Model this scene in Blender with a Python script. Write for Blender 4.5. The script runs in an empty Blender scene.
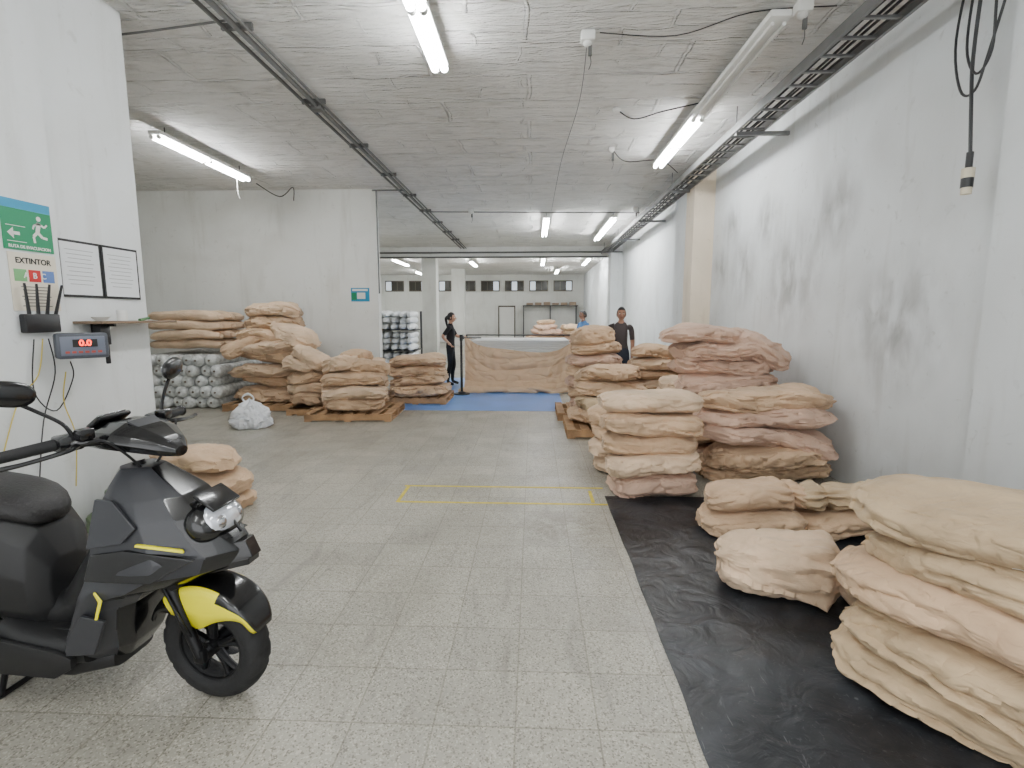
import bpy, bmesh, math, random
from mathutils import Vector, Matrix, Euler, noise
R=math.radians
pi=math.pi
random.seed(7)
def lin(c):
    c=c/255.0
    return c/12.92 if c<=0.04045 else ((c+0.055)/1.055)**2.4
def C(r,g,b): return (lin(r),lin(g),lin(b),1)
# ---------------------------------------------------------------- materials
def newmat(name):
    m=bpy.data.materials.new(name); m.use_nodes=True
    nt=m.node_tree; b=nt.nodes['Principled BSDF']
    return m,nt,b
def P(name,col,rough=.5,metal=0,bump=0,bscale=60,var=0,vscale=4,emit=None,es=0,coat=0,trans=0):
    m,nt,b=newmat(name)
    b.inputs['Base Color'].default_value=col
    b.inputs['Roughness'].default_value=rough
    b.inputs['Metallic'].default_value=metal
    b.inputs['Coat Weight'].default_value=coat
    b.inputs['Transmission Weight'].default_value=trans
    N=nt.nodes; Lk=nt.links
    tc=N.new('ShaderNodeTexCoord')
    n=N.new('ShaderNodeTexNoise'); n.inputs['Scale'].default_value=vscale; n.inputs['Detail'].default_value=5
    Lk.new(tc.outputs['Object'],n.inputs['Vector'])
    if var>0:
        mx=N.new('ShaderNodeMix'); mx.data_type='RGBA'
        mx.inputs[6].default_value=tuple(min(1,c*(1-var)) for c in col[:3])+(1,)
        mx.inputs[7].default_value=tuple(min(1,c*(1+var)) for c in col[:3])+(1,)
        rp=N.new('ShaderNodeMapRange'); rp.inputs[1].default_value=.3; rp.inputs[2].default_value=.7
        Lk.new(n.outputs['Fac'],rp.inputs[0]); Lk.new(rp.outputs[0],mx.inputs[0]); Lk.new(mx.outputs[2],b.inputs['Base Color'])
    if bump>0:
        n2=N.new('ShaderNodeTexNoise'); n2.inputs['Scale'].default_value=bscale; n2.inputs['Detail'].default_value=4
        Lk.new(tc.outputs['Object'],n2.inputs['Vector'])
        bp=N.new('ShaderNodeBump'); bp.inputs['Strength'].default_value=bump; bp.inputs['Distance'].default_value=.01
        Lk.new(n2.outputs['Fac'],bp.inputs['Height']); Lk.new(bp.outputs[0],b.inputs['Normal'])
    if emit:
        b.inputs['Emission Color'].default_value=emit; b.inputs['Emission Strength'].default_value=es
    return m
def fabric(name,col):
    m,nt,b=newmat(name); N=nt.nodes; Lk=nt.links
    b.inputs['Roughness'].default_value=.9
    b.inputs['Sheen Weight'].default_value=.08
    tc=N.new('ShaderNodeTexCoord')
    n=N.new('ShaderNodeTexNoise'); n.inputs['Scale'].default_value=3.5; n.inputs['Detail'].default_value=6
    Lk.new(tc.outputs['Object'],n.inputs['Vector'])
    mx=N.new('ShaderNodeMix'); mx.data_type='RGBA'
    mx.inputs[6].default_value=tuple(c*.80 for c in col[:3])+(1,)
    mx.inputs[7].default_value=tuple(min(1,c*1.1) for c in col[:3])+(1,)
    rp=N.new('ShaderNodeMapRange'); rp.inputs[1].default_value=.33; rp.inputs[2].default_value=.67
    Lk.new(n.outputs['Fac'],rp.inputs[0]); Lk.new(rp.outputs[0],mx.inputs[0]); Lk.new(mx.outputs[2],b.inputs['Base Color'])
    mp=N.new('ShaderNodeMapping'); mp.inputs['Scale'].default_value=(.5,.8,1.7); mp.inputs['Rotation'].default_value=(.3,.2,.5); Lk.new(tc.outputs['Object'],mp.inputs['Vector'])
    prev=None
    for sc,st,di in ((5,.5,.05),(15,.35,.02)):
        n2=N.new('ShaderNodeTexNoise'); n2.inputs['Scale'].default_value=sc; n2.inputs['Detail'].default_value=2; n2.inputs['Distortion'].default_value=1.0
        Lk.new(mp.outputs[0],n2.inputs['Vector'])
        a=N.new('ShaderNodeMath'); a.operation='SUBTRACT'; a.inputs[1].default_value=.5; Lk.new(n2.outputs['Fac'],a.inputs[0])
        a2=N.new('ShaderNodeMath'); a2.operation='ABSOLUTE'; Lk.new(a.outputs[0],a2.inputs[0])
        a3=N.new('ShaderNodeMath'); a3.operation='POWER'; a3.inputs[1].default_value=.7; Lk.new(a2.outputs[0],a3.inputs[0])
        bp=N.new('ShaderNodeBump'); bp.inputs['Strength'].default_value=st; bp.inputs['Distance'].default_value=di
        Lk.new(a3.outputs[0],bp.inputs['Height'])
        if prev: Lk.new(prev,bp.inputs['Normal'])
        prev=bp.outputs[0]
    n3=N.new('ShaderNodeTexNoise'); n3.inputs['Scale'].default_value=350
    Lk.new(tc.outputs['Object'],n3.inputs['Vector'])
    bp2=N.new('ShaderNodeBump'); bp2.inputs['Strength'].default_value=.15; bp2.inputs['Distance'].default_value=.003
    Lk.new(n3.outputs['Fac'],bp2.inputs['Height']); Lk.new(prev,bp2.inputs['Normal']); Lk.new(bp2.outputs[0],b.inputs['Normal'])
    return m
def mixc(nt,fac,a,b):
    mx=nt.nodes.new('ShaderNodeMix'); mx.data_type='RGBA'
    for s,v in ((6,a),(7,b)):
        if isinstance(v,tuple): mx.inputs[s].default_value=v
        else: nt.links.new(v,mx.inputs[s])
    nt.links.new(fac,mx.inputs[0]); return mx.outputs[2]
def rng(nt,src,a,b,c=0,d=1):
    r=nt.nodes.new('ShaderNodeMapRange'); r.inputs[1].default_value=a; r.inputs[2].default_value=b; r.inputs[3].default_value=c; r.inputs[4].default_value=d
    nt.links.new(src,r.inputs[0]); return r.outputs[0]
def mul(nt,a,b):
    m=nt.nodes.new('ShaderNodeMath'); m.operation='MULTIPLY'; nt.links.new(a,m.inputs[0]); nt.links.new(b,m.inputs[1]); return m.outputs[0]
def nz(nt,vec,scale,det=5,dist=0,typ=None):
    n=nt.nodes.new('ShaderNodeTexNoise'); n.inputs['Scale'].default_value=scale; n.inputs['Detail'].default_value=det; n.inputs['Distortion'].default_value=dist
    if typ: n.noise_type=typ
    nt.links.new(vec,n.inputs['Vector']); return n.outputs['Fac']
def mapping(nt,vec,scale=(1,1,1),loc=(0,0,0),rot=(0,0,0)):
    m=nt.nodes.new('ShaderNodeMapping'); m.inputs['Scale'].default_value=scale; m.inputs['Location'].default_value=loc; m.inputs['Rotation'].default_value=rot
    nt.links.new(vec,m.inputs['Vector']); return m.outputs[0]
def bump(nt,h,b,strength=.3,dist=.01,prev=None):
    bp=nt.nodes.new('ShaderNodeBump'); bp.inputs['Strength'].default_value=strength; bp.inputs['Distance'].default_value=dist
    nt.links.new(h,bp.inputs['Height'])
    if prev: nt.links.new(prev,bp.inputs['Normal'])
    nt.links.new(bp.outputs[0],b.inputs['Normal']); return bp.outputs[0]
def floor_mat():
    m,nt,b=newmat('terrazzo_tile'); N=nt.nodes; Lk=nt.links
    tc=N.new('ShaderNodeTexCoord').outputs['Object']
    big=rng(nt,nz(nt,tc,.7,6),.3,.7)
    base=mixc(nt,big,C(152,148,137),C(172,168,156))
    br=N.new('ShaderNodeTexBrick'); br.offset=0; br.squash=1
    br.inputs['Scale'].default_value=1; br.inputs['Brick Width'].default_value=.32; br.inputs['Row Height'].default_value=.32
    br.inputs['Mortar Size'].default_value=.0035; br.inputs['Mortar Smooth'].default_value=.1; br.inputs['Bias'].default_value=0
    br.inputs['Color1'].default_value=(.88,.88,.88,1); br.inputs['Color2'].default_value=(1.04,1.04,1.03,1); br.inputs['Mortar'].default_value=(.66,.65,.61,1)
    Lk.new(mapping(nt,tc,loc=(.06,.1,0)),br.inputs['Vector'])
    vo=N.new('ShaderNodeTexVoronoi'); vo.inputs['Scale'].default_value=150; Lk.new(tc,vo.inputs['Vector'])
    sep=N.new('ShaderNodeSeparateColor'); Lk.new(vo.outputs['Color'],sep.inputs[0])
    c1=mixc(nt,rng(nt,sep.outputs[0],.78,.84,0,.8),base,C(112,107,95))
    c2=mixc(nt,rng(nt,sep.outputs[1],.82,.88,0,.75),c1,C(194,189,176))
    mu=N.new('ShaderNodeMix'); mu.data_type='RGBA'; mu.blend_type='MULTIPLY'; mu.inputs[0].default_value=1
    Lk.new(c2,mu.inputs[6]); Lk.new(br.outputs['Color'],mu.inputs[7])
    st=rng(nt,nz(nt,tc,1.1,8,.6),.48,.74,0,.5)
    c3=mixc(nt,st,mu.outputs[2],C(116,111,99))
    st=rng(nt,nz(nt,mapping(nt,tc,scale=(3,.7,1)),2.0,8,1.0),.57,.74,0,.4)
    c3=mixc(nt,st,c3,C(98,94,87))
    st=rng(nt,nz(nt,mapping(nt,tc,scale=(6,1.2,1),rot=(0,0,.35)),3.0,6,.4),.66,.72,0,.3)
    c3=mixc(nt,st,c3,C(88,85,78))
    vd=N.new('ShaderNodeVectorMath'); vd.operation='DISTANCE'; vd.inputs[1].default_value=(.25,3.75,0); Lk.new(tc,vd.inputs[0])
    c3=mixc(nt,mul(nt,rng(nt,vd.outputs['Value'],.1,.42,1,0),rng(nt,nz(nt,tc,6,6,1),.4,.65,0,.7)),c3,C(100,90,76))
    Lk.new(c3,b.inputs['Base Color'])
    Lk.new(rng(nt,nz(nt,tc,2.5,5),.3,.7,.3,.52),b.inputs['Roughness'])
    bump(nt,br.outputs['Fac'],b,-.2,.003)
    return m
def wall_mat(name,a=(206,209,208),d=(160,160,152),amount=.5,seed=0,scuff=None):
    m,nt,b=newmat(name); N=nt.nodes; Lk=nt.links
    tc=N.new('ShaderNodeTexCoord').outputs['Object']
    t2=mapping(nt,tc,loc=(seed,seed*2,0))
    g=rng(nt,nz(nt,t2,.9,7,.6),.46,.74,0,amount)
    c=mixc(nt,g,C(*a),C(*d))
    g2=rng(nt,nz(nt,mapping(nt,t2,scale=(3,3,.4)),2.0,7,.3),.56,.8,0,amount*.8)
    c=mixc(nt,g2,c,C(d[0]-24,d[1]-27,d[2]-34))
    g3=rng(nt,nz(nt,t2,9,6,1.5),.63,.75,0,amount*.6)
    c=mixc(nt,g3,c,C(d[0]-45,d[1]-48,d[2]-54))
    if scuff:
        for (p,r0) in scuff:
            vd=N.new('ShaderNodeVectorMath'); vd.operation='DISTANCE'; vd.inputs[1].default_value=p; Lk.new(tc,vd.inputs[0])
            c=mixc(nt,mul(nt,rng(nt,vd.outputs['Value'],r0*.1,r0,1,0),rng(nt,nz(nt,mapping(nt,tc,scale=(1,1.6,.8)),3.5,5,.3),.35,.62,.1,.7)),c,C(118,116,113))
    sx=N.new('ShaderNodeSeparateXYZ'); Lk.new(tc,sx.inputs[0])
    c=mixc(nt,mul(nt,rng(nt,sx.outputs[2],0,1.3,.6,0),nz(nt,tc,3,5)),c,C(116,109,96))
    Lk.new(c,b.inputs['Base Color']); b.inputs['Roughness'].default_value=.75
    p=bump(nt,nz(nt,tc,5,5),b,.25,.02)
    bump(nt,nz(nt,tc,45,4),b,.15,.004,p)
    return m
def ceil_mat():
    m,nt,b=newmat('rough_plaster_ceiling'); N=nt.nodes; Lk=nt.links
    tc=N.new('ShaderNodeTexCoord').outputs['Object']
    g=rng(nt,nz(nt,tc,1.3,8,.8),.35,.68)
    c=mixc(nt,g,C(238,237,233),C(222,221,216))
    def seam(bw,rh,ms,amt,off,sc):
        br=N.new('ShaderNodeTexBrick'); br.offset=off; br.inputs['Scale'].default_value=1
        br.inputs['Brick Width'].default_value=bw; br.inputs['Row Height'].default_value=rh; br.inputs['Mortar Size'].default_value=ms; br.inputs['Mortar Smooth'].default_value=.6
        dn=N.new('ShaderNodeTexNoise'); dn.inputs['Scale'].default_value=sc; dn.inputs['Detail'].default_value=7; Lk.new(tc,dn.inputs['Vector'])
        va=N.new('ShaderNodeVectorMath'); va.operation='MULTIPLY_ADD'; Lk.new(dn.outputs['Color'],va.inputs[0]); va.inputs[1].default_value=(amt,amt,0); Lk.new(tc,va.inputs[2])
        Lk.new(va.outputs[0],br.inputs['Vector']); return br.outputs['Fac']
    s1=seam(2.4,.62,.026,.12,.4,2.6); s2=seam(1.3,.27,.018,.28,.3,1.6)
    mk=rng(nt,nz(nt,tc,1.6,4),.42,.58); s2=mul(nt,mk,s2)
    c=mixc(nt,rng(nt,s1,0,1,0,.6),c,C(252,252,249))
    c=mixc(nt,rng(nt,s2,0,1,0,.6),c,C(252,252,249))
    st=rng(nt,nz(nt,tc,2.4,9,1.4),.58,.78,0,.5); c=mixc(nt,st,c,C(176,172,162))
    st=rng(nt,nz(nt,mapping(nt,tc,scale=(.7,3.5,1)),3,8,.8),.58,.72,0,.45); c=mixc(nt,st,c,C(180,177,169))
    Lk.new(c,b.inputs['Base Color']); b.inputs['Roughness'].default_value=.8
    p=bump(nt,s1,b,.9,.08)
    p=bump(nt,s2,b,.9,.06,p)
    p=bump(nt,nz(nt,mapping(nt,tc,scale=(.6,3,1)),4,9,1.2),b,.85,.08,p)
    p=bump(nt,nz(nt,mapping(nt,tc,scale=(1,2,1)),20,5,.6),b,.7,.02,p)
    return m
M_floor=floor_mat(); M_ceil=ceil_mat()
M_wl=wall_mat('painted_wall_left',a=(222,225,225),d=(190,190,183),seed=3,amount=.35)
M_wr=wall_mat('painted_wall_right',a=(220,224,225),d=(186,187,184),amount=.45,seed=9,scuff=[((2.95,7.6,2.2),.6),((2.95,8.1,2.9),.4),((2.95,6.9,2.75),.45),((2.95,6.2,2.0),.8),((2.95,5.4,2.6),.5),((2.95,8.5,2.3),.4),((2.95,4.4,1.5),.7)])
M_wa=wall_mat('painted_wall_alcove',a=(230,231,226),d=(196,194,184),amount=.4,seed=5)
M_pier=wall_mat('painted_pier_cream',a=(226,213,192),d=(192,178,156),amount=.4,seed=1)
M_tan=fabric('tan_cloth',C(201,170,138)); M_pink=fabric('pinkish_tan_cloth',C(207,174,152)); M_light=fabric('light_tan_cloth',C(215,187,157)); M_khaki=fabric('khaki_cloth',C(188,164,131))
M_label=P('white_label',C(232,229,222),.7)
M_white=P('white_wrap',C(236,238,238),.35,bump=.4,bscale=25,var=.05)
M_dgreen=P('green_plastic_sack',C(92,108,78),.4,bump=.6,bscale=20,var=.3,vscale=10)
M_wood=P('pallet_wood',C(165,130,94),.8,bump=.4,bscale=30,var=.3,vscale=6)
M_black=P('black_plastic',C(26,26,28),.38)
M_dark=P('dark_metal',C(70,70,72),.5,.6)
M_galv=P('galvanised_metal',C(130,130,130),.5,.7,var=.15)
M_conduit=P('grey_conduit',C(105,105,103),.5,.4)
M_cable=P('black_cable',C(30,30,32),.5)
M_gcable=P('grey_cable',C(96,96,94),.6)
M_plate=P('white_plastic',C(225,225,220),.4)
M_blue=P('blue_floor_paint',C(92,144,216),.28,var=.12,vscale=2)
M_yel=P('yellow_floor_tape',C(205,185,60),.6,var=.2,vscale=12)
M_sky=P('tube_glow',(1,1,1,1),.5,emit=(.97,.99,1,1),es=72)
M_skyfar=P('tube_glow_far',(1,1,1,1),.5,emit=(.97,.99,1,1),es=125)
# ---------------------------------------------------------------- mesh builder
def sg(x,e): return math.copysign(abs(x)**e,x)
class MB:
    def __init__(s): s.v=[];s.f=[];s.m=[];s.sm=[]
    def add(s,vs,fs,mi=0,M=None,smooth=True,mf=None):
        o=len(s.v)
        for p in vs:
            p=Vector(p); s.v.append((M@p) if M is not None else p)
        for k,f in enumerate(fs):
            s.f.append([i+o for i in f]); s.m.append(mf[k] if mf else mi); s.sm.append(smooth)
    def box(s,size,loc=(0,0,0),rot=(0,0,0),mi=0,bev=0,M=None,seg=2):
        bm=bmesh.new(); bmesh.ops.create_cube(bm,size=1)
        for v in bm.verts: v.co=Vector((v.co.x*size[0],v.co.y*size[1],v.co.z*size[2]))
        if bev>0: bmesh.ops.bevel(bm,geom=list(bm.edges),offset=bev,segments=seg,affect='EDGES',profile=.5)
        T=Matrix.Translation(loc)@Euler(rot).to_matrix().to_4x4()
        if M is not None: T=M@T
        bm.verts.index_update()
        s.add([v.co.copy() for v in bm.verts],[[v.index for v in f.verts] for f in bm.faces],mi,T,bev>0); bm.free()
    def tube(s,pts,r,mi=0,seg=10,M=None,smoothpath=True,caps=True):
        pts=[Vector(p) for p in pts]
        if smoothpath and len(pts)>2:
            out=[]
            for i in range(len(pts)-1):
                p0=pts[max(i-1,0)];p1=pts[i];p2=pts[i+1];p3=pts[min(i+2,len(pts)-1)]
                for k in range(6):
                    t=k/6
                    out.append(.5*((2*p1)+(p2-p0)*t+(2*p0-5*p1+4*p2-p3)*t*t+(3*p1-p0-3*p2+p3)*t**3))
            out.append(pts[-1]); pts=out
        n=len(pts); rs=[]
        for i in range(n):
            if isinstance(r,(list,tuple)):
                u=i/(n-1)*(len(r)-1); a=int(min(u,len(r)-2)); rs.append(r[a]+(r[a+1]-r[a])*(u-a))
            else: rs.append(r)
        vs=[];fs=[]; up=None
        for i in range(n):
            t=(pts[min(i+1,n-1)]-pts[max(i-1,0)]).normalized()
            if up is None:
                up=Vector((0,0,1)) if abs(t.z)<.9 else Vector((1,0,0))
            a=(up-t*up.dot(t)).normalized(); up=a; b=t.cross(a)
            for j in range(seg):
                th=2*pi*j/seg; vs.append(pts[i]+(a*math.cos(th)+b*math.sin(th))*rs[i])
        for i in range(n-1):
            for j in range(seg):
                fs.append([i*seg+j,i*seg+(j+1)%seg,(i+1)*seg+(j+1)%seg,(i+1)*seg+j])
        if caps: fs.append(list(range(seg))[::-1]); fs.append([(n-1)*seg+j for j in range(seg)])
        s.add(vs,fs,mi,M)
    def cyl(s,p1,p2,r,mi=0,seg=24,M=None): s.tube([p1,p2],r,mi,seg,M,False)
    def ell(s,c,r,mi=0,seg=24,rings=14,M=None,rot=(0,0,0),e=1.0,smooth=True):
        vs=[];fs=[]
        T=Matrix.Translation(c)@Euler(rot).to_matrix().to_4x4()
        if M is not None: T=M@T
        for i in range(rings+1):
            ph=-pi/2+pi*i/rings; cp=math.cos(ph); 
            cp=max(cp,.01)
            for j in range(seg):
                th=2*pi*j/seg
                vs.append((r[0]*sg(cp,e)*sg(math.cos(th),e),r[1]*sg(cp,e)*sg(math.sin(th),e),r[2]*sg(math.sin(ph),e)))
        for i in range(rings):
            for j in range(seg): fs.append([i*seg+j,i*seg+(j+1)%seg,(i+1)*seg+(j+1)%seg,(i+1)*seg+j])
        fs.append(list(range(seg))[::-1]); fs.append([rings*seg+j for j in range(seg)])
        s.add(vs,fs,mi,T,smooth)
    def loft(s,rings,mi=0,caps=True,M=None,mfun=None,closed=True,smooth=True):
        n=len(rings[0]); vs=[p for r in rings for p in r]; fs=[];mf=[]
        for i in range(len(rings)-1):
            for j in range(n if closed else n-1):
                fs.append([i*n+j,i*n+(j+1)%n,(i+1)*n+(j+1)%n,(i+1)*n+j]); mf.append(mfun(i,j) if mfun else mi)
        if caps: fs.append(list(range(n))[::-1]); fs.append([(len(rings)-1)*n+j for j in range(n)]); mf+= [mi,mi]
        s.add(vs,fs,mi,M,smooth,mf)
    def poly(s,pts,mi=0,M=None):
        s.add(pts,[list(range(len(pts)))],mi,M,False)
    def prism(s,pts,off,mi=0,M=None):
        n=len(pts); o=Vector(off); a=[Vector(p) for p in pts]; b=[p+o for p in a]
        s.add(a+b,[list(range(n)),[n+i for i in range(n)][::-1]]+[[k,(k+1)%n,n+(k+1)%n,n+k] for k in range(n)],mi,M,False)
    def obj(s,name,mats,parent=None,sub=0,sharp=38,loc=None,rot=None,bev=0):
        me=bpy.data.meshes.new(name); me.from_pydata([tuple(v) for v in s.v],[],s.f)
        for m in mats: me.materials.append(m)
        for p,mi,sm in zip(me.polygons,s.m,s.sm): p.material_index=mi; p.use_smooth=sm
        me.validate(); me.update()
        bm=bmesh.new(); bm.from_mesh(me); bmesh.ops.recalc_face_normals(bm,faces=bm.faces); bm.to_mesh(me); bm.free()
        if sharp and hasattr(me,'set_sharp_from_angle') and not sub: me.set_sharp_from_angle(angle=R(sharp))
        o=bpy.data.objects.new(name,me); bpy.context.scene.collection.objects.link(o)
        if parent: o.parent=parent
        if bev:
            md=o.modifiers.new('bev','BEVEL'); md.width=bev; md.segments=3; md.limit_method='ANGLE'; md.angle_limit=R(12)
        if sub:
            md=o.modifiers.new('sub','SUBSURF'); md.levels=sub; md.render_levels=sub
        if loc: o.location=loc
        if rot: o.rotation_euler=rot
        return o
def empty(name,loc=(0,0,0),rot=(0,0,0)):
    o=bpy.data.objects.new(name,None); bpy.context.scene.collection.objects.link(o); o.location=loc; o.rotation_euler=rot; o.empty_display_size=.2; return o
def text(name,body,size,loc,rot,mat,parent=None,align='CENTER',bold=.0):
    c=bpy.data.curves.new(name,'FONT'); c.body=body; c.size=size; c.align_x=align; c.align_y='CENTER'; c.extrude=.0006; c.offset=bold
    c.materials.append(mat); o=bpy.data.objects.new(name,c); bpy.context.scene.collection.objects.link(o)
    o.location=loc; o.rotation_euler=rot
    if parent: o.parent=parent
    return o
# ---------------------------------------------------------------- room
CZ=3.95
XR=2.95; XL=-3.27; YC=4.32; YB=10.1; YF=31; XF=-9
def slab(name,x0,x1,y0,y1,z0,z1,mat): 
    mb=MB(); mb.box((x1-x0,y1-y0,z1-z0),((x0+x1)/2,(y0+y1)/2,(z0+z1)/2)); return mb.obj(name,[mat])
slab('floor',XF-.2,XR+.2,-3,YF+.2,-.1,0,M_floor)
slab('ceiling',XF-.2,XR+.2,-3,YF+.2,CZ,CZ+.1,M_ceil)
slab('wall_right',XR,XR+.2,-3,YF+.2,0,CZ,M_wr)
slab('wall_left',XF,XL,-3,YC,0,CZ,M_wl)
slab('wall_far_left',XF-.2,XF,YC,YF,0,CZ,M_wa)
slab('wall_alcove',XF,-3.0,YB,YB+.18,0,CZ,M_wa)
slab('wall_back',XF-.2,XR,YF,YF+.2,0,CZ,M_wa)
slab('trim_left_pier',XL,XL+.07,-3,3.47,0,CZ,M_wl)
slab('trim_right_pier_near',XR-.1,XR,.9,3.45,0,CZ,M_wr)
slab('trim_right_pier_cream',XR-.33,XR,8.9,9.35,0,CZ,M_pier)
slab('trim_right_pier_white',XR-.33,XR,9.36,10.0,0,CZ,M_wr)
slab('trim_right_pier_far',XR-.4,XR,17.6,18.2,0,CZ,M_wr)
slab('trim_ceiling_beam',XF,XR,18.5,18.9,CZ-.32,CZ,M_wa)
slab('trim_column_mid',-4.25,-3.7,20,20.55,0,CZ,M_wa)
slab('trim_column_far',-4.2,-3.55,27,27.6,0,CZ,M_wa)
M_glassd=P('dark_window_glass',C(60,58,52),.2); M_frame=P('window_frame',C(90,82,70),.6)
M_warm=P('window_pane_bright',C(200,205,210),.4,emit=(.8,.9,1,1),es=.8)
for i in range(8):
    x=-8.2+i*1.42
    mb=MB()
    mb.box((1.1,.06,.62),(x,YF-.03,3.3),mi=0)
    for k in range(3):
        mb.box((.3,.02,.5),(x-.34+k*.34,YF-.07,3.3),mi=1 if (k+i)%3 else 2)
    mb.obj('window_%d'%(i+1),[M_frame,M_glassd,M_warm])
mb=MB(); xx=-1.55
mb.box((.06,.06,2.1),(xx-.48,YF-.04,1.05)); mb.box((.06,.06,2.1),(xx+.47,YF-.04,1.05)); mb.box((1.0,.06,.08),(xx,YF-.04,2.12)); mb.box((.88,.03,2.06),(xx,YF-.02,1.03),mi=1)
mb.obj('door_1',[M_frame,M_plate])
mb=MB(); mb.box((3.2,.5,.05),(1.0,YF-.3,2.15),mi=0)
for x in (-.55,1.0,2.5): mb.box((.05,.5,2.15),(x,YF-.3,1.075),mi=0)
for k in range(6): mb.box((.38,.35,.12+.05*(k%3)),(-.2+k*.5,YF-.3,2.25),mi=1,bev=.02)
mb.obj('storage_shelf',[M_dark,P('carton',C(150,130,110),.8,var=.2)])
mb=MB(); mb.box((3.6,4.6,.003),(-1.26,10.85,.0015)); mb.obj('floor_paint_blue',[M_blue])
mb=MB()
mb.box((1.84,.03,.002),(-.27,4.66,.001)); mb.box((1.78,.03,.002),(-.25,4.24,.001)); mb.box((.03,.44,.002),(-1.15,4.45,.001)); mb.box((.03,.3,.002),(.52,4.43,.001))
mb.obj('floor_tape_yellow',[M_yel])
def sheet():
    m,nt,b=newmat('black_plastic_sheet'); tc=nt.nodes.new('ShaderNodeTexCoord').outputs['Object']
    c=mixc(nt,rng(nt,nz(nt,tc,2.2,7,1),.42,.72),C(24,27,32),C(56,59,64)); 
    c=mixc(nt,rng(nt,nz(nt,tc,28,5,2),.62,.74,0,.35),c,C(110,110,108))
    c=mixc(nt,rng(nt,nz(nt,mapping(nt,tc,scale=(5,1,1),rot=(0,0,.3)),6,6,2),.66,.72,0,.4),c,C(120,122,122)); nt.links.new(c,b.inputs['Base Color'])
    b.inputs['Roughness'].default_value=.4
    bump(nt,nz(nt,tc,5,5,1.2),b,.5,.03)
    vs=[];fs=[]; nx=60;ny=110
    for j in range(ny+1):
        for i in range(nx+1):
            u=i/nx; v=j/ny
            y=-.6+5.05*v; x=.635+.02*noise.noise(Vector((0,y*2,3)))+ (2.84-.635)*u
            z=.004+.012*max(0,noise.noise(Vector((x*3,y*2,1)))) + (.01*max(0,noise.noise(Vector((x*9,y*7,5)))))
            if i in(0,nx) or j in(0,ny): z=.003
            vs.append((x,y,z))
    for j in range(ny):
        for i in range(nx):
            a=j*(nx+1)+i; fs.append([a,a+1,a+nx+2,a+nx+1])
    mb=MB(); mb.add(vs,fs); mb.obj('plastic_ground_sheet',[m],sharp=0)
sheet()
# ---------------------------------------------------------------- lamps
def lamp(x,y0,y1,z=CZ,mat=M_sky,dead=0,r=.019,gap=.045):
    mb=MB(); L=y1-y0
    hz=z-.16
    mb.box((.16,L+dead,.05),(x,(y0-dead+y1)/2,hz+.042),mi=0,bev=.01)
    for k in (y0+.2,y1-.2): mb.cyl((x,k,hz+.05),(x,k,z),.006,1,8)
    n=2 if L>1.7 else 1
    for sx in (-gap,gap):
        for q in range(n):
            a=y0+q*L/n+.03; b=y0+(q+1)*L/n-.03
            mb.cyl((x+sx,a,hz-.012),(x+sx,b,hz-.012),r,2,12)
            mb.cyl((x+sx,a-.025,hz-.012),(x+sx,a,hz-.012),r,0,12); mb.cyl((x+sx,b,hz-.012),(x+sx,b+.025,hz-.012),r,0,12)
    if dead:
        mb.cyl((x-gap,y0-dead+.05,hz-.012),(x-gap,y0-.05,hz-.012),.015,0,12); mb.cyl((x+gap,y0-dead+.05,hz-.012),(x+gap,y0-.05,hz-.012),.015,0,12)
    mb.obj('fluorescent_ceiling_lamp',[M_plate,M_dark,mat])
lamp(-.85,3.1,5.0,r=.034,gap=.042)
lamp(-4.7,6.6,8.7,r=.026)
lamp(1.85,6.3,8.2,dead=2.0,r=.026)
lamp(-.85,-1.2,.8)
lamp(1.6,-.9,1.0)
lamp(.3,12.4,15.0,mat=M_skyfar); lamp(1.85,12.4,15.8,mat=M_skyfar)
lamp(.4,21,23.5,mat=M_skyfar); lamp(2.2,21,23.5,mat=M_skyfar); lamp(-5.6,21,23.5,mat=M_skyfar); lamp(-5.8,13,15,mat=M_skyfar); lamp(-2.6,22,24,mat=M_skyfar)
lamp(1.2,26,28,mat=M_skyfar); lamp(-6,27,29,mat=M_skyfar)
# ---------------------------------------------------------------- cable tray, conduits
mb=MB(); x0,x1,z=2.32,2.62,3.72
for x in (x0,x1):
    mb.box((.012,18.3,.09),(x,9.2,z)); mb.box((.03,18.3,.008),(x,9.2,z-.045))
y=.2
while y<18.2: mb.box((x1-x0,.03,.018),((x0+x1)/2,y,z-.03)); y+=.28
for k in range(7): 
    yy=.8+k*2.8; mb.box((.6,.04,.04),(2.62,yy,z-.07)); mb.cyl((x0-.0,yy,z-.06),(x0,yy,CZ),.006,0,8)
for k in range(5):
    pts=[(x0+.05+.045*k+.02*math.sin(j*1.3+k),j*1.4+.1,z-.01+.015*(k%2)) for j in range(14)]
    mb.tube(pts,.011,1,8)
mb.obj('cable_tray',[M_galv,M_cable])
mb=MB()
for dx,r,m in ((-2.42,.024,0),(-2.52,.018,0),(-2.34,.014,1)):
    mb.cyl((dx,-1,CZ-.05),(dx,18.5,CZ-.05),r,m,12)
y=0
while y<18: mb.box((.26,.03,.05),(-2.43,y,CZ-.03),mi=0); y+=1.5
mb.box((.12,.12,.06),(-2.43,6.1,CZ-.06),mi=0,bev=.008)
mb.tube([(-2.43,4.4,CZ-.03),(-3.3,4.5,CZ-.06),(-4.4,4.7,CZ-.03)],.009,1,8)
mb.obj('ceiling_conduit',[M_conduit,M_gcable])
mb=MB(); 
for zz,yy in ((CZ-.36,18.45),(CZ-.2,18.44)): mb.cyl((-8,yy,zz),(2.9,yy,zz),.03,0,12)
mb.cyl((-2.43,10.0,CZ-.05),(-3.02,10.0,CZ-.05),.014,0); mb.cyl((-2.96,10.05,CZ-.05),(-2.96,10.05,2.0),.014,0)
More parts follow.
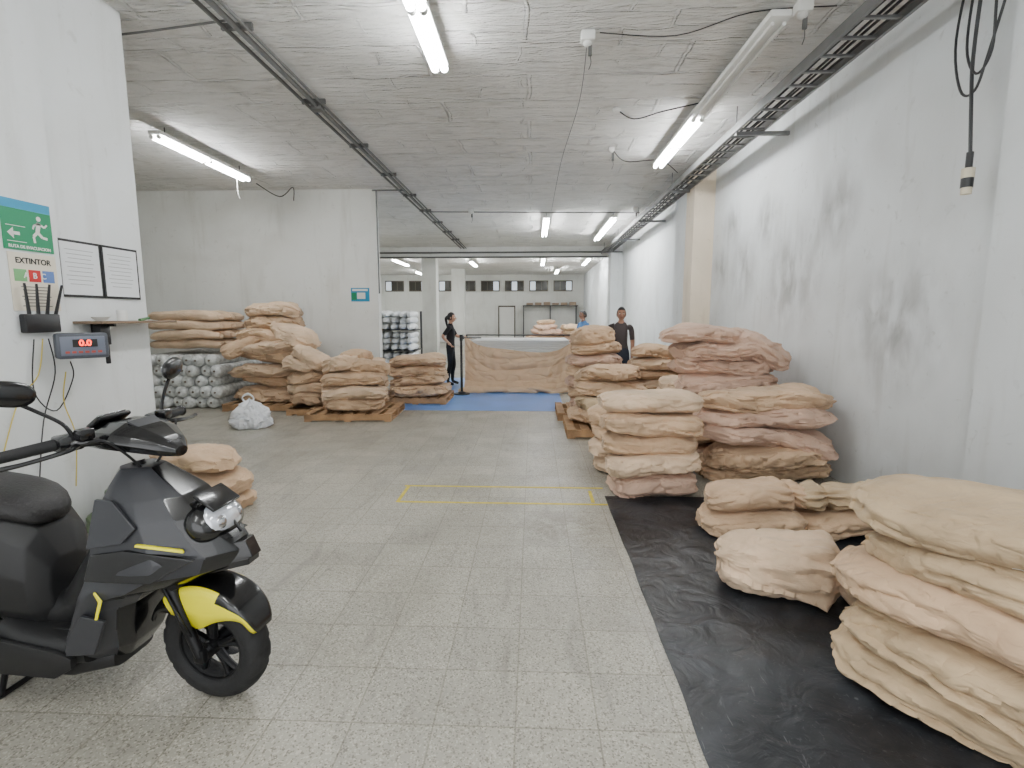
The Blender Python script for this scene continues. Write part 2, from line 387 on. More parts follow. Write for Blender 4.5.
mb.cyl((-2.43,12,CZ-.06),(2.4,12.3,CZ-.06),.012,0,8)
mb.obj('cross_conduit',[M_conduit])
def detector(x,y,z=CZ,s=1):
    mb=MB(); mb.box((.12*s,.1*s,.08*s),(x,y,z-.04*s),bev=.012); mb.ell((x,y,z-.09*s),(.04*s,.04*s,.03*s)); mb.box((.03,.02,.12),(x+.02,y,z-.13),mi=1)
    mb.tube([(x+.02,y,z-.18),(x+.03,y+.01,z-.24),(x+.01,y,z-.3)],.004,1,6); mb.obj('ceiling_sensor_box',[M_plate,M_gcable])
detector(.45,4.75); detector(2.05,4.4); detector(1.1,7.8,s=.7); detector(2.25,12); detector(-1.4,12)
mb=MB()
mb.tube([(.55,4.75,CZ-.01),(1.2,4.8,CZ-.02),(1.7,4.5,CZ-.01),(2.3,4.4,CZ-.03)],.005,0,6)
mb.tube([(1.85,6.2,CZ-.03),(1.45,6.3,CZ-.08),(1.15,6.4,CZ-.12),(.95,6.4,CZ-.01)],.007,0,6)
mb.ell((.95,6.4,CZ-.02),(.05,.05,.03),1)
mb.tube([(-4.7,9.0,CZ-.15),(-4.5,9.4,CZ-.28),(-4.3,9.5,CZ-.1),(-4.25,9.4,CZ-.35)],.008,0,6)
mb.tube([(-4.75,8.5,CZ-.15),(-4.75,8.5,CZ-.4),(-4.73,8.52,CZ-.5)],.007,1,6)
mb.tube([(1.1,7.8,CZ-.01),(1.4,8.4,CZ-.03),(1.9,8.3,CZ-.05),(2.3,8.8,CZ-.1)],.006,0,6)
mb.tube([(.45,4.75,CZ-.01),(.5,6.2,CZ-.015),(.42,8.5,CZ-.01),(.4,12.1,CZ-.04)],.004,2,6)
mb.obj('ceiling_cable',[M_cable,M_plate,M_gcable])
mb=MB(); X=2.80; D=.34
mb.tube([(X,3.28+D,3.95),(X-.02,3.3+D,3.6),(X,3.34+D,3.2),(X-.01,3.3+D,2.9),(X,3.28+D,2.62)],.011,0,8)
mb.tube([(X,3.2+D,3.95),(X-.03,3.17+D,3.5),(X,3.2+D,3.2),(X,3.3+D,3.1),(X,3.40+D,3.3),(X,3.38+D,3.7),(X,3.3+D,3.92)],.008,0,8)
mb.tube([(X+.02,3.44+D,3.95),(X,3.5+D,3.4),(X,3.42+D,3.05),(X,3.3+D,3.0),(X,3.22+D,3.2),(X,3.1+D,3.6),(X,3.0+D,3.95)],.008,0,8)
mb.tube([(X,3.28+D,2.62),(X,3.28+D,2.52)],.02,0,12); mb.cyl((X,3.28+D,2.52),(X,3.28+D,2.46),.036,1,20); mb.cyl((X,3.28+D,2.46),(X,3.28+D,2.40),.034,2,20); mb.cyl((X,3.28+D,2.40),(X,3.28+D,2.36),.03,1,20)
mb.obj('hanging_power_socket',[M_cable,P('socket_cream',C(210,200,175),.5),M_black])
# ---------------------------------------------------------------- left wall items
RT=(R(90),0,R(90))
M_green=P('sign_green',C(0,128,84),.4); M_signblue=P('sign_blue',C(30,140,180),.4); M_red=P('sign_red',C(190,30,30),.4); M_paper=P('paper',C(222,214,196),.7); M_ink=P('ink_black',C(25,25,25),.6)
M_led=P('led_red',C(255,40,20),.4,emit=(1,.05,.02,1),es=6); M_papw=P('paper_white',C(222,224,226),.6)
e=empty('exit_route_sign',(XL+.072,3.26,2.11))
mb=MB(); mb.box((.006,.33,.25),(.003,0,0),mi=0); mb.box((.006,.33,.055),(.003,0,.1535),mi=1)
def q2(mb,a,b,w,mi,x=.0085):
    a=Vector(a);b=Vector(b); d=(b-a).normalized(); n=Vector((-d.y,d.x))*w/2
    mb.poly([(x,p.x,p.y) for p in (a-n,b-n,b+n,a+n)],mi)
W=2
q2(mb,(-.145,.02),(-.02,.02),.004,W); q2(mb,(-.145,-.075),(-.02,-.075),.004,W)
q2(mb,(-.06,-.025),(-.11,-.025),.02,W)
mb.poly([(.0085,-.14,-.025),(.0085,-.10,-.06),(.0085,-.10,.01)],W)
mb.poly([(.0085,.075+.016*math.cos(t*pi/6),.085+.016*math.sin(t*pi/6)) for t in range(12)],W)
for a,b,w in (((.075,.06),(.06,.0),.028),((.06,.0),(.03,-.03),.02),((.03,-.03),(.035,-.07),.016),((.06,.0),(.09,-.03),.02),((.09,-.03),(.125,-.035),.016),((.075,.055),(.04,.04),.013),((.04,.04),(.03,.015),.012),((.075,.055),(.11,.035),.013),((.11,.035),(.13,.055),.012)):
    q2(mb,a,b,w,W)
mb.obj('panel',[M_green,M_signblue,M_plate],e)
text('caption','RUTA DE EVACUACION',.026,(.008,0,-.105),RT,M_plate,e,bold=.0008)
e=empty('extinguisher_sign',(XL+.072,3.27,1.79))
mb=MB(); mb.box((.005,.32,.36),(.0025,0,0),mi=0)
for k,(c) in enumerate((1,2,3)):
    mb.box((.002,.08,.075),(.006,-.095+k*.095,.04),mi=c)
for k in range(7): mb.box((.001,.2-.02*(k%3),.006),(.0055,0,-.03-.02*k),mi=4)
mb.obj('panel',[M_paper,P('sg',C(110,170,110),.5),M_red,P('sb',C(90,120,180),.5),P('grey_print',C(120,116,110),.6)],e)
text('title','EXTINTOR',.049,(.007,0,.13),RT,M_ink,e,bold=.0012)
text('letters','A  B  C',.05,(.008,0,.04),RT,M_plate,e,bold=.001)
for k,yy in enumerate((3.70,4.07)):
    e=empty('framed_notice',(XL,yy,1.91)); w=.36;h=.40
    mb=MB(); mb.box((.012,w,h),(.006,0,0),mi=0); mb.box((.003,w-.035,h-.035),(.0135,0,0),mi=1)
    for j in range(9): mb.box((.001,(w-.12)*(1-.3*((j*7)%3)/3),.004),(.0155,-.01,h*.33-j*.03),mi=2)
    mb.obj('frame',[M_ink,M_papw,P('grey_text',C(150,150,150),.6)],e)
mb=MB(); mb.box((.22,.78,.018),(XL+.11,3.98,1.53),mi=0,bev=.003)
mb.box((.18,.02,.02),(XL+.09,3.75,1.51),mi=1); mb.box((.02,.02,.2),(XL+.01,3.75,1.43),mi=1)
mb.box((.06,.09,.15),(XL+.1,3.72,1.44),mi=1,bev=.006); mb.box((.02,.03,.15),(XL+.12,3.73,1.3),mi=1,bev=.005)
mb.tube([(XL+.1,3.72,1.54),(XL+.1,3.72,1.57)],[.03,.06],2,16)
mb.tube([(XL+.12,3.9,1.54),(XL+.12,3.9,1.62)],.035,2,16)
mb.tube([(XL+.14,4.05,1.545),(XL+.1,4.2,1.56)],.012,3,8)
mb.obj('wall_shelf',[P('shelf_wood',C(120,100,80),.6),M_black,M_plate,P('marker_green',C(60,110,60),.5)])
mb=MB(); xr=XL+.07
mb.box((.05,.24,.12),(xr+.03,3.25,1.53),mi=0,bev=.01)
for yy,dy in ((3.17,-.02),(3.23,0),(3.29,.03),(3.35,.06)):
    mb.tube([(xr+.04,yy,1.58),(xr+.05,yy+dy,1.78)],[.011,.007],0,8)
mb.obj('wifi_router',[M_black])
e=empty('scale_display',(XL+.24,3.38,1.38),(0,0,R(-38)))
mb=MB()
mb.box((.09,.28,.17),(0,0,0),mi=0,bev=.018); mb.box((.01,.235,.125),(.045,0,.0),mi=1,bev=.003); mb.box((.006,.13,.05),(.052,.01,.018),mi=2); 
for k in range(6): mb.box((.005,.022,.014),(.052,-.085+k*.034,-.04),mi=3)
mb.box((.16,.03,.03),(-.1,0,-.06),mi=0)
mb.obj('housing',[P('scale_grey',C(72,76,84),.5),P('scale_face',C(100,106,120),.4),M_ink,P('keys',C(160,70,60),.5)],e)
text('digits','0.0',.055,(.057,.01,.018),RT,M_led,e,bold=.001)
mb=MB()
mb.tube([(xr+.02,3.2,1.43),(xr+.02,3.16,1.1),(xr+.02,3.3,.95),(xr+.02,3.45,1.15),(xr+.06,3.4,1.27)],.004,0,6)
mb.tube([(xr+.02,3.3,1.43),(xr+.02,3.32,1.2),(xr+.02,3.2,.9),(xr+.02,3.12,.5)],.004,0,6)
mb.tube([(xr+.02,3.26,1.43),(xr+.02,3.2,1.2),(xr+.02,3.05,1.05),(xr+.02,2.9,.7)],.004,1,6)
mb.tube([(xr+.02,3.4,1.2),(xr+.02,3.36,1.0),(xr+.02,3.42,.75),(xr+.02,3.38,.4)],.004,1,6)
mb.obj('wall_wires',[M_cable,P('yellow_wire',C(190,170,80),.5)])
e=empty('wall_notice_board',(-3.35,YB-.005,1.98))
mb=MB(); mb.box((.36,.008,.26),(0,0,0),mi=0); mb.box((.16,.004,.12),(.02,-.006,-.02),mi=1); mb.box((.3,.004,.04),(0,-.006,.09),mi=1)
mb.box((.1,.004,.14),(-.12,-.007,-.03),mi=2)
mb.obj('panel',[M_signblue,M_plate,M_green],e)
# ---------------------------------------------------------------- cloth bundles
def bundle(mb,cx,cy,cz,L,W,H,yaw=0,seed=0,mi=0,crump=1.0,tie=None,label=None,droop=.02,roll=0,res=(44,36),tilt=0,rnd=None,pinch=.62):
    nx,nt=res; vs=[];fs=[];mf=[]
    sd=Vector((seed*3.17,seed*1.31,seed*7.7)); rn=random.Random(seed*13+5)
    th0=rn.choice([rn.uniform(3.2,4.2),rn.uniform(5.2,6.2),rn.uniform(0,6)]); ph=rn.uniform(0,6)
    e1=2/(rnd or rn.uniform(2.2,2.9)); sk=rn.uniform(-.12,.12); bow=rn.uniform(-.05,.05)
    Rm=Matrix.Translation((cx,cy,cz+H*.46))@Euler((roll,tilt,yaw)).to_matrix().to_4x4()
    for i in range(nx+1):
        s=math.sin(pi/2*(-1+2*i/nx))
        pr=max(.10,(1-abs(s)**3.8))**(1/2.4)
        if tie is not None: 
            pr*=1-pinch*math.exp(-((s-tie)/.09)**2)
            if s>tie: pr*=.85
        for j in range(nt):
            th=2*pi*j/nt; c=math.cos(th); n=math.sin(th)
            y=W/2*pr*sg(c,e1)+bow*(1-s*s); z=H/2*(pr**.8)*sg(n,e1)
            x=L/2*s+sk*y
            a=noise.noise(Vector((x*2.6,y*3,z*3.5))+sd)
            a2=noise.noise(Vector((x*6,y*6,z*8))+sd*1.7)
            b=1-abs(noise.noise(Vector((x*2.2+y*2,y*7,z*10))+sd*2))*2.6
            b2=1-abs(noise.noise(Vector((x*8,y*4-x*3,z*12))+sd*3))*2.6
            b3=1-abs(noise.noise(Vector((x*5-y*4,y*10+x*3,z*7))+sd*4))*2.8
            cr=max(0,b)**3; cr2=max(0,b2)**3; cr3=max(0,b3)**3
            d=((th-th0-.5*s*1.2)%(2*pi))/(2*pi)
            f=1+crump*(.09*a+.045*a2-.06*cr-.042*cr2-.035*cr3)+.13*(.5-d)
            f+=.095*abs(s)**4*math.sin(7*th+ph+3*a)*crump
            if tie is not None: f+=.16*math.exp(-((s-tie)/.3)**2)*math.sin(11*th+ph)
            y*=f; z*=f
            x*=1+.08*noise.noise(Vector((y*5,z*9,seed*2.2)))*crump
            z-=droop*s*s
            lo=-.44*H
            if z<lo: z=lo+(z-lo)*.25
            z+=.04*crump*noise.noise(Vector((x*2.2,y*2.2,seed*1.9)))
            vs.append((x,y,z))
    for i in range(nx):
        for j in range(nt):
            fs.append([i*nt+j,i*nt+(j+1)%nt,(i+1)*nt+(j+1)%nt,(i+1)*nt+j])
            m=mi
            if label:
                s=math.sin(pi/2*(-1+2*(i+.5)/nx)); th=2*pi*(j+.5)/nt
                if label[0]<s<label[1] and label[2]<th<label[3]: m=4
            mf.append(m)
    fs.append(list(range(nt))[::-1]); fs.append([nx*nt+j for j in range(nt)]); mf+=[mi,mi]
    mb.add(vs,fs,mi,Rm,True,mf)
CL=[M_tan,M_pink,M_light,M_khaki,M_label,M_dgreen,M_white]
def stack(mb,cx,cy,z0,n,L,W,H,yaw,seed,mis=(0,1,2),jit=.05,crump=1,sp=.84,labels=False,shrink=0,res=(52,44),lean=(0,0),tr=.05,yr=.14):
    rn=random.Random(seed)
    for k in range(n):
        f=1-shrink*k/max(1,n-1)
        lab=None
        if labels and rn.random()<.8:
            a=rn.uniform(-.3,.3); lab=(a,a+.16,labels[0],labels[1])
        bundle(mb,cx+rn.uniform(-jit,jit)+lean[0]*k,cy+rn.uniform(-jit,jit)+lean[1]*k,z0+k*H*sp,L*f*rn.uniform(.9,1.08),W*rn.uniform(.92,1.06)*(1-.3*(1-f)),H*rn.uniform(1.02,1.14),yaw+rn.uniform(-yr,yr),seed*31+k,rn.choice(mis),crump,None,lab,res=res,roll=rn.uniform(-.05,.05),tilt=rn.uniform(-tr,tr) if k else 0)
def pallet(x,y,yaw=0,w=1.2,d=1.0):
    mb=MB()
    for k in (-1,0,1): mb.box((w,.08,.085),(0,k*(d/2-.05),.0595))
    for k in range(7): mb.box((.11,d,.018),(-w/2+.055+k*(w-.11)/6,0,.111))
    for k in (-1,0,1): mb.box((.1,d,.017),(k*(w/2-.05),0,.0085))
    mb.obj('wooden_pallet',[M_wood],loc=(x,y,0),rot=(0,0,yaw))
NAME='cloth_bundle_pile'
HR=(96,84)
mb=MB(); 
for k,(dx,dy,yw,L) in enumerate(((-.13,-.03,-54,1.35),(-.09,-.03,-62,1.3),(-.06,.05,-53,1.38),(.0,.02,-60,1.3),(-.01,.08,-52,1.35))):
    bundle(mb,2.0+dx,1.86+dy,.012+k*.158,L,.70,.225,R(yw),400+k,(3,3,0,3,3)[k],1.15,None,(.1,.26,3.75,3.9) if k in(1,3) else ((-.15,.0,3.6,3.75) if k==4 else None),res=HR,roll=(.03,.06,.0,.07,.04)[k],rnd=2.3,droop=.035)
mb.obj(NAME,CL)
mb=MB(); bundle(mb,1.50,2.86,.012,.86,.52,.34,R(-22),51,2,1.5,tie=.5,res=HR,pinch=.42); mb.obj('tied_cloth_bundle',CL)
mb=MB(); bundle(mb,1.6,3.72,.012,.72,.52,.2,R(-8),61,0,1.3,res=HR); bundle(mb,1.66,3.78,.17,.74,.5,.2,R(4),62,0,1.4,tie=.6,res=HR,pinch=.4)
bundle(mb,2.3,3.75,.012,.75,.5,.2,R(10),63,0,1.4,res=HR); bundle(mb,2.3,3.72,.18,.7,.5,.2,R(-10),64,3,1.5,tie=-.5,res=HR,pinch=.4); mb.obj(NAME,CL)
mb=MB(); stack(mb,1.08,4.62,.012,5,.82,.62,.2,R(3),21,mis=(0,1,0,2),jit=.04,labels=(4.5,4.8),res=(76,64),crump=1.4,sp=.87)
stack(mb,.98,5.32,0,4,.8,.6,.19,R(-4),22,mis=(0,2),jit=.03,crump=1.3); mb.obj(NAME,CL)
mb=MB(); stack(mb,2.2,5.0,0,5,1.2,.66,.2,R(-6),23,mis=(1,0,0),jit=.06,crump=1.8,res=(76,64),sp=.88,tr=.10,yr=.2)
mb.obj(NAME,CL)
mb=MB(); stack(mb,2.17,5.9,0,7,1.35,.75,.22,R(4),24,mis=(1,1,0),jit=.05,crump=1.8,shrink=.12,lean=(-.012,0),res=(70,60))
bundle(mb,1.85,5.85,1.27,.9,.6,.2,R(8),245,1,1.8,res=(60,50),tilt=.05); bundle(mb,2.45,5.85,1.12,.75,.6,.26,R(-25),246,1,2.0,res=(60,50),tilt=.35); mb.obj(NAME,CL)
pallet(1.05,7.1); 
mb=MB(); stack(mb,1.02,7.12,.13,4,.92,.85,.21,R(4),25,mis=(0,2,3),jit=.07,crump=2.0,sp=.88,tr=.1,yr=.25); mb.obj(NAME,CL)
pallet(.98,8.25)
mb=MB(); stack(mb,.96,8.15,.13,6,.82,.75,.2,R(-3),26,mis=(0,1),jit=.03,crump=1.5); bundle(mb,.93,8.1,1.13,.66,.6,.34,R(10),266,0,1.8); mb.obj(NAME,CL)
mb=MB(); stack(mb,1.85,7.7,0,7,.8,.7,.19,R(3),27,mis=(0,2),jit=.03,crump=1.5); mb.obj(NAME,CL)
mb=MB(); stack(mb,2.45,7.0,0,7,.8,.9,.2,R(3),28,mis=(1,0),jit=.03,crump=1.6)
stack(mb,1.9,6.75,0,5,.5,.6,.19,R(3),29,mis=(0,2),jit=.02,crump=1.6); mb.obj(NAME,CL)
# left piles
pallet(-4.45,8.85,0,1.4,1.1)
mb=MB(); stack(mb,-4.48,8.95,.13,5,1.2,.95,.245,R(4),31,mis=(0,2,0),jit=.08,crump=1.7,tr=.10,yr=.3)
stack(mb,-4.58,9.0,1.12,3,1.05,.85,.25,R(10),39,mis=(0,2,0),jit=.08,crump=1.8,tr=.12,yr=.4,shrink=.15)
bundle(mb,-4.05,8.75,1.12,.85,.62,.28,R(-30),391,2,1.8,tilt=.4); bundle(mb,-4.08,8.7,.80,.8,.5,.26,R(-15),393,0,1.8,tilt=.2); bundle(mb,-4.95,8.7,.95,.7,.5,.26,R(30),392,0,1.7,tilt=-.3); mb.obj(NAME,CL)
pallet(-2.8,8.1,R(3),1.3,1.1)
mb=MB(); stack(mb,-2.72,7.9,.13,3,.95,.7,.22,R(3),32,mis=(0,2,2),jit=.06,crump=1.8,tr=.08); 
stack(mb,-2.9,8.5,.13,4,.9,.5,.22,R(-8),33,mis=(0,2),jit=.06,crump=1.9,tr=.1)
bundle(mb,-2.55,8.0,.66,.6,.55,.26,R(35),333,0,2,tilt=.15); bundle(mb,-3.0,7.95,.70,.6,.5,.28,R(-35),334,2,2,tilt=-.3); bundle(mb,-2.8,8.2,.82,.5,.45,.22,R(70),335,0,2,tilt=.1); mb.obj(NAME,CL)
pallet(-3.7,8.5,0,.45,1.0)
mb=MB(); stack(mb,-3.68,8.5,.13,4,.7,.8,.22,R(70),38,mis=(0,2),jit=.06,crump=2.0,tr=.14,yr=.5); bundle(mb,-3.6,8.3,.80,.6,.5,.24,R(-20),381,2,2,tilt=.35); mb.obj(NAME,CL)
pallet(-2.1,9.6,0,1.1,1.0)
mb=MB(); stack(mb,-2.1,9.55,.13,4,1.05,.9,.21,R(0),34,mis=(0,3,0),jit=.05,crump=1.8,tr=.08,yr=.25); mb.obj(NAME,CL)
mb=MB(); stack(mb,-2.76,4.05,0,3,.8,.5,.18,R(-15),35,mis=(0,2),jit=.05,crump=1.6); 
bundle(mb,-2.9,3.55,0,.55,.45,.26,R(10),66,5,1.6); bundle(mb,-2.85,3.58,.2,.5,.42,.2,R(-10),67,5,1.6); bundle(mb,-2.45,3.62,0,.4,.4,.2,R(40),68,0,1.6)
mb.obj('sack_pile',CL)
mb=MB(); stack(mb,.6,24.5,0,6,2.2,1.2,.27,0,36,mis=(0,1),jit=.15,crump=2.0,res=(24,16),shrink=.6); stack(mb,1.9,23.8,0,5,1.3,1.1,.27,0,37,mis=(0,1),jit=.15,crump=2.0,res=(24,16)); mb.obj(NAME,CL)
# fabric rolls (left alcove)
M_wrapd=P('plastic_wrapped_cloth',C(206,208,206),.25,bump=1,bscale=22,var=.3,vscale=16)
M_core=P('cardboard_core',C(110,100,88),.8)
mb=MB(); rr=.105
for r_ in range(5):
    for c in range(6):
        x=-6.50+c*.205+(r_%2)*.1; z=rr+r_*.18
        y0=8.55+random.uniform(-.06,.06)
        mb.tube([(x,y0,z),(x,y0+.03,z),(x,y0+.06,z),(x,9.9,z)],[rr*.5,rr*.9,rr,rr],0,18,None,False)
        mb.tube([(x,y0-.01,z),(x,y0+.02,z)],.018,1,10,None,False)
for k in range(4):
    for q in range(3):
        bundle(mb,-5.95,8.75+q*.35,1.02+k*.16,1.25,.34,.18,random.uniform(-.03,.03),700+k*5+q,2,.8,res=(30,22))
mb.obj('fabric_roll_stack',[M_wrapd,M_core,M_light])
mb=MB()
for x in (-5.9,-3.1):
    mb.box((.05,.05,1.7),(x,14.4,.85),mi=1)
for z in (.12,.66,1.2):
    mb.box((2.8,.85,.03),(-4.5,14.0,z),mi=1)
    for c in range(13):
        for r_ in range(3): 
            bundle(mb,-5.75+c*.21,13.95+.04*((c*r_)%3),z+.02+r_*.16,.9,.2,.175,R(90),800+c+r_*17,0,.8,res=(12,12))
mb.obj('fabric_roll_rack',[M_white,M_dark])
# white plastic bag
mb=MB(); vs=[];fs=[]; nt=64;nr=36
for i in range(nr+1):
    u=i/nr
    rad=.26*math.sin(pi*min(1,.18+u*.82))**.6*(1-.45*u) if u<1 else .03
    if u>.75: rad*=1-.5*(u-.75)/.25+.25*math.sin((u-.75)*20)
    for j in range(nt):
        th=2*pi*j/nt; cx_,sx_=math.cos(th),math.sin(th)
        k=1+.2*noise.noise(Vector((cx_*2,sx_*2,u*4)))-.16*max(0,1-abs(noise.noise(Vector((cx_*4,sx_*4,u*3))))*4)-.08*max(0,1-abs(noise.noise(Vector((cx_*9,sx_*9,u*9))))*4)
        vs.append((rad*k*cx_*1.35,rad*k*sx_*.9,.005+.40*u*(1+.15*noise.noise(Vector((cx_*2,sx_*2,3))))+.03*noise.noise(Vector((th,u*3,2)))*(u>.1)))
for i in range(nr):
    for j in range(nt): fs.append([i*nt+j,i*nt+(j+1)%nt,(i+1)*nt+(j+1)%nt,(i+1)*nt+j])
fs.append(list(range(nt))[::-1]); fs.append([nr*nt+j for j in range(nt)])
mb.add(vs,fs); mb.tube([(-.06,0,.36),(-.1,0,.43),(-.03,.02,.48),(.05,.02,.43),(.04,0,.36)],[.02,.008,.02,.008,.02],0,8)
mb.obj('white_plastic_bag',[P('white_bag',C(236,238,242),.3,bump=.5,bscale=22)],loc=(-4.0,7.1,0))
# ---------------------------------------------------------------- cutting table with cloth
e=empty('cloth_spreading_table',(-.27,11.6,0))
mb=MB()
mb.box((2.3,1.5,.04),(0,.2,.80),mi=0,bev=.006)
for x in (-1.1,0,1.1):
    for y in (-.5,.9): mb.box((.06,.06,.78),(x,y,.39),mi=1)
mb.box((2.2,.04,.05),(0,.9,.3),mi=1)
for x in (-1.14,1.14): mb.box((.03,.03,.36),(x,-.53,1.0),mi=1)
mb.tube([(-1.15,-.53,1.17),(1.15,-.53,1.17)],.014,1,10)
for k in range(5): mb.box((2.16-.02*k,1.36,.045),(.01*(k%2),.22,.845+k*.047),mi=0,bev=.015)
mb.obj('table_frame',[P('folded_white_cloth',C(214,214,212),.8,bump=.4,bscale=12),M_dark,M_light],e)
M_drape=P('draped_tan_cloth',C(214,184,152),.9,bump=.15,bscale=60,var=.06,vscale=3)
vs=[];fs=[]; nx=190; nz_=100
for j in range(nz_+1):
    v=j/nz_
    for i in range(nx+1):
        u=i/nx; x=-1.16+2.32*u; w_=2*u-1
        top=.86+.03*math.sin(u*7)+.30*(abs(w_)**5)-.06*u
        z=top*(1-v)+.02
        n1=noise.noise(Vector((u*2.5,v*1.5,9)))
        ph=v*24+9*w_*w_+3.5*n1
        arc=abs(math.sin(ph*.5))**.6
        env=math.sin(pi*min(1,v*1.1+.03))**.7
        fadeN=.45+.55*(.5+.5*math.sin(u*9+v*4+4*n1))
        gath=math.sin(w_*34+2*v)*abs(w_)**1.5*.035
        y=-.64-.16*v**2-.085*arc*env*(1-.4*abs(w_))*fadeN+gath*(1-.3*v)+.05*noise.noise(Vector((u*5,v*3,1)))+.02*max(0,1-6*abs(noise.noise(Vector((u*6+v*3,v*5-u*3,4)))))
        if v>.82:
            k_=(v-.82)/.18; y-=.10*k_; z+=.05*math.sin(k_*pi)*(1+.5*math.sin(u*23))
        vs.append((x+.03*noise.noise(Vector((v*5,u*2,8))),y,max(.008,z)))
for j in range(nz_):
    for i in range(nx):
        a=j*(nx+1)+i; fs.append([a,a+1,a+nx+2,a+nx+1])
mb=MB(); mb.add(vs,fs)
mb.obj('draped_cloth',[M_drape],e,sharp=0)
mb2=MB()
for k in range(5): bundle(mb2,-.9+k*.45,-.93,0,.75,.26,.12,random.uniform(-.2,.2),90+k,0,1.5,res=(30,24))
mb2.obj('pooled_cloth',[M_drape],e)
mb=MB(); mb.cyl((0,0,0),(0,0,.02),.16,0,32); mb.cyl((0,0,.02),(0,0,1.08),.025,0,16); mb.cyl((0,0,1.08),(0,0,1.2),.035,0,16); mb.ell((0,0,.03),(.08,.08,.03)); mb.box((.05,.05,.06),(.03,0,1.14),mi=1)
mb.tube([(.04,0,1.14),(.35,.45,1.12)],.012,1,6)
mb.obj('queue_stanchion',[M_black,M_dark],loc=(-1.43,10.35,.003))
# ---------------------------------------------------------------- people
M_skin=P('skin',C(190,145,120),.6); M_skin2=P('skin_dark',C(158,116,94),.6); M_hair=P('dark_hair',C(24,20,18),.5,bump=.5,bscale=80)
M_bcloth=P('black_clothes',C(24,24,28),.8,bump=.3,bscale=20); M_gcloth=P('charcoal_shirt',C(66,58,58),.8,bump=.3,bscale=20); M_bluec=P('blue_shirt',C(80,125,180),.8,bump=.3,bscale=20); M_jean=P('dark_jeans',C(40,46,60),.8); M_eye=P('eye_white',C(235,235,230),.3)
def person(name,loc,yaw,ht,armL,armR,shirt,pants,skin,longhair=False,female=False,sleeve=True,step=0.0):
    root=empty(name,loc,(0,0,yaw)); S=ht/1.72
    V=[];E=[];Rd=[];T=[]
    def n(p,r,t,par=None):
        V.append(Vector(p)*S); Rd.append((r[0]*S,r[1]*S) if isinstance(r,tuple) else (r*S,r*S)); T.append(t)
        if par is not None: E.append((par,len(V)-1))
        return len(V)-1
    sw=.155 if female else .18; hw=.095 if female else .09
    pel=n((0,0,.95),.125,1); wa=n((0,0,1.08),.105 if female else .125,0,pel); ch=n((.01,0,1.27),.125 if female else .14,0,wa); nb=n((-.005,0,1.42),.075,0,ch); nk=n((.005,0,1.48),.052,2,nb); n((.02,0,1.56),.05,2,nk)
    for sd,arm in ((1,armL),(-1,armR)):
        h=n((0,sd*hw,.87),.095,1,pel); k=n((.03+step*sd,sd*(hw+.01),.49),.06,1,h); mid=n((-.01+step*sd*1.1,sd*(hw+.01),.33),.056,1,k); a=n((-.02+step*sd*1.3,sd*(hw+.015),.09),.04,1,mid); n((.13+step*sd*1.3,sd*(hw+.035),.035),(.035),3,a)
        s=n((0,sd*sw,1.39),.058,0,nb); A0=Vector((0,sd*sw,1.39)); mu=A0.lerp(Vector(arm[0]),.6); sl=n(mu,.05,0,s); el=n(arm[0],.042,2 if sleeve else 0,sl); wr=n(arm[1],.027,2,el)
        d=(Vector(arm[1])-Vector(arm[0])).normalized(); side=d.cross(Vector((0,0,1))).normalized() if abs(d.z)<.95 else Vector((1,0,0))
        w=Vector(arm[1]); pm=n(w+d*.06,.03,2,wr)
        dn=d.cross(side).normalized()
        for q,(o,l) in enumerate(((-.03,.065),(-.01,.08),(.01,.075),(.03,.06))):
            f1=n(w+d*(.10)+side*o,.0095,2,pm); f2=n(w+d*(.10+l*.55)+side*o*1.15-dn*.008,.009,2,f1); n(w+d*(.10+l)+side*o*1.15-dn*.025,.008,2,f2)
        t1=n(w+d*.05-side*.045,.011,2,pm); n(w+d*.085-side*.06,.009,2,t1)
    me=bpy.data.meshes.new(name+'_skel'); me.from_pydata([tuple(v) for v in V],E,[])
    o=bpy.data.objects.new('tmp',me); bpy.context.scene.collection.objects.link(o)
    md=o.modifiers.new('Skin','SKIN'); md.use_smooth_shade=True
    for i,sv in enumerate(me.skin_vertices[0].data): sv.radius=Rd[i]; sv.use_root=(i==0)
    ss=o.modifiers.new('s','SUBSURF'); ss.levels=2
    bpy.context.view_layer.update()
    dg=bpy.context.evaluated_depsgraph_get(); m2=bpy.data.meshes.new_from_object(o.evaluated_get(dg))
    bpy.data.objects.remove(o)
    def near(p):
        best=9;bt=0
        for a,b in E:
            A=V[a];B=V[b]; ab=B-A; t=max(0,min(1,(p-A).dot(ab)/max(1e-9,ab.length_squared))); dd=(p-(A+ab*t)).length-(Rd[a][0]*(1-t)+Rd[b][0]*t)
            if dd<best:
                best=dd; bt=T[a] if (t<.5) else T[b]
        return bt
    m2.materials.clear()
    for m in (shirt,pants,skin,M_black): m2.materials.append(m)
    for p in m2.polygons:
        p.material_index=near(p.center); p.use_smooth=True
        if p.center.z<.09*S: p.material_index=3
    for v in m2.vertices:
        if v.co.z<.005: v.co.z=.0
    b=bpy.data.objects.new('body',m2); bpy.context.scene.collection.objects.link(b); b.parent=root
    mb=MB(); hz=1.625*S; hx=.03*S
    vs=[];fs=[];sg_=28;rg=20
    for i in range(rg+1):
        ph=-pi/2+pi*i/rg; cp=max(.02,math.cos(ph)); sp=math.sin(ph)
        for j in range(sg_):
            th=2*pi*j/sg_; c=math.cos(th)
            rx=.098;ry=.076
            if sp<0: ry*=1-.25*sp*sp; rx*= 1-.12*sp*sp if c>0 else 1-.35*sp*sp
            x=rx*cp*c; y=ry*cp*math.sin(th); z=.118*sp
            if c>.3 and -.95<sp<-.6: x+=.008
            if c>.5 and .0<sp<.25: x-=.006
            vs.append((hx+x*S,y*S,hz+z*S))
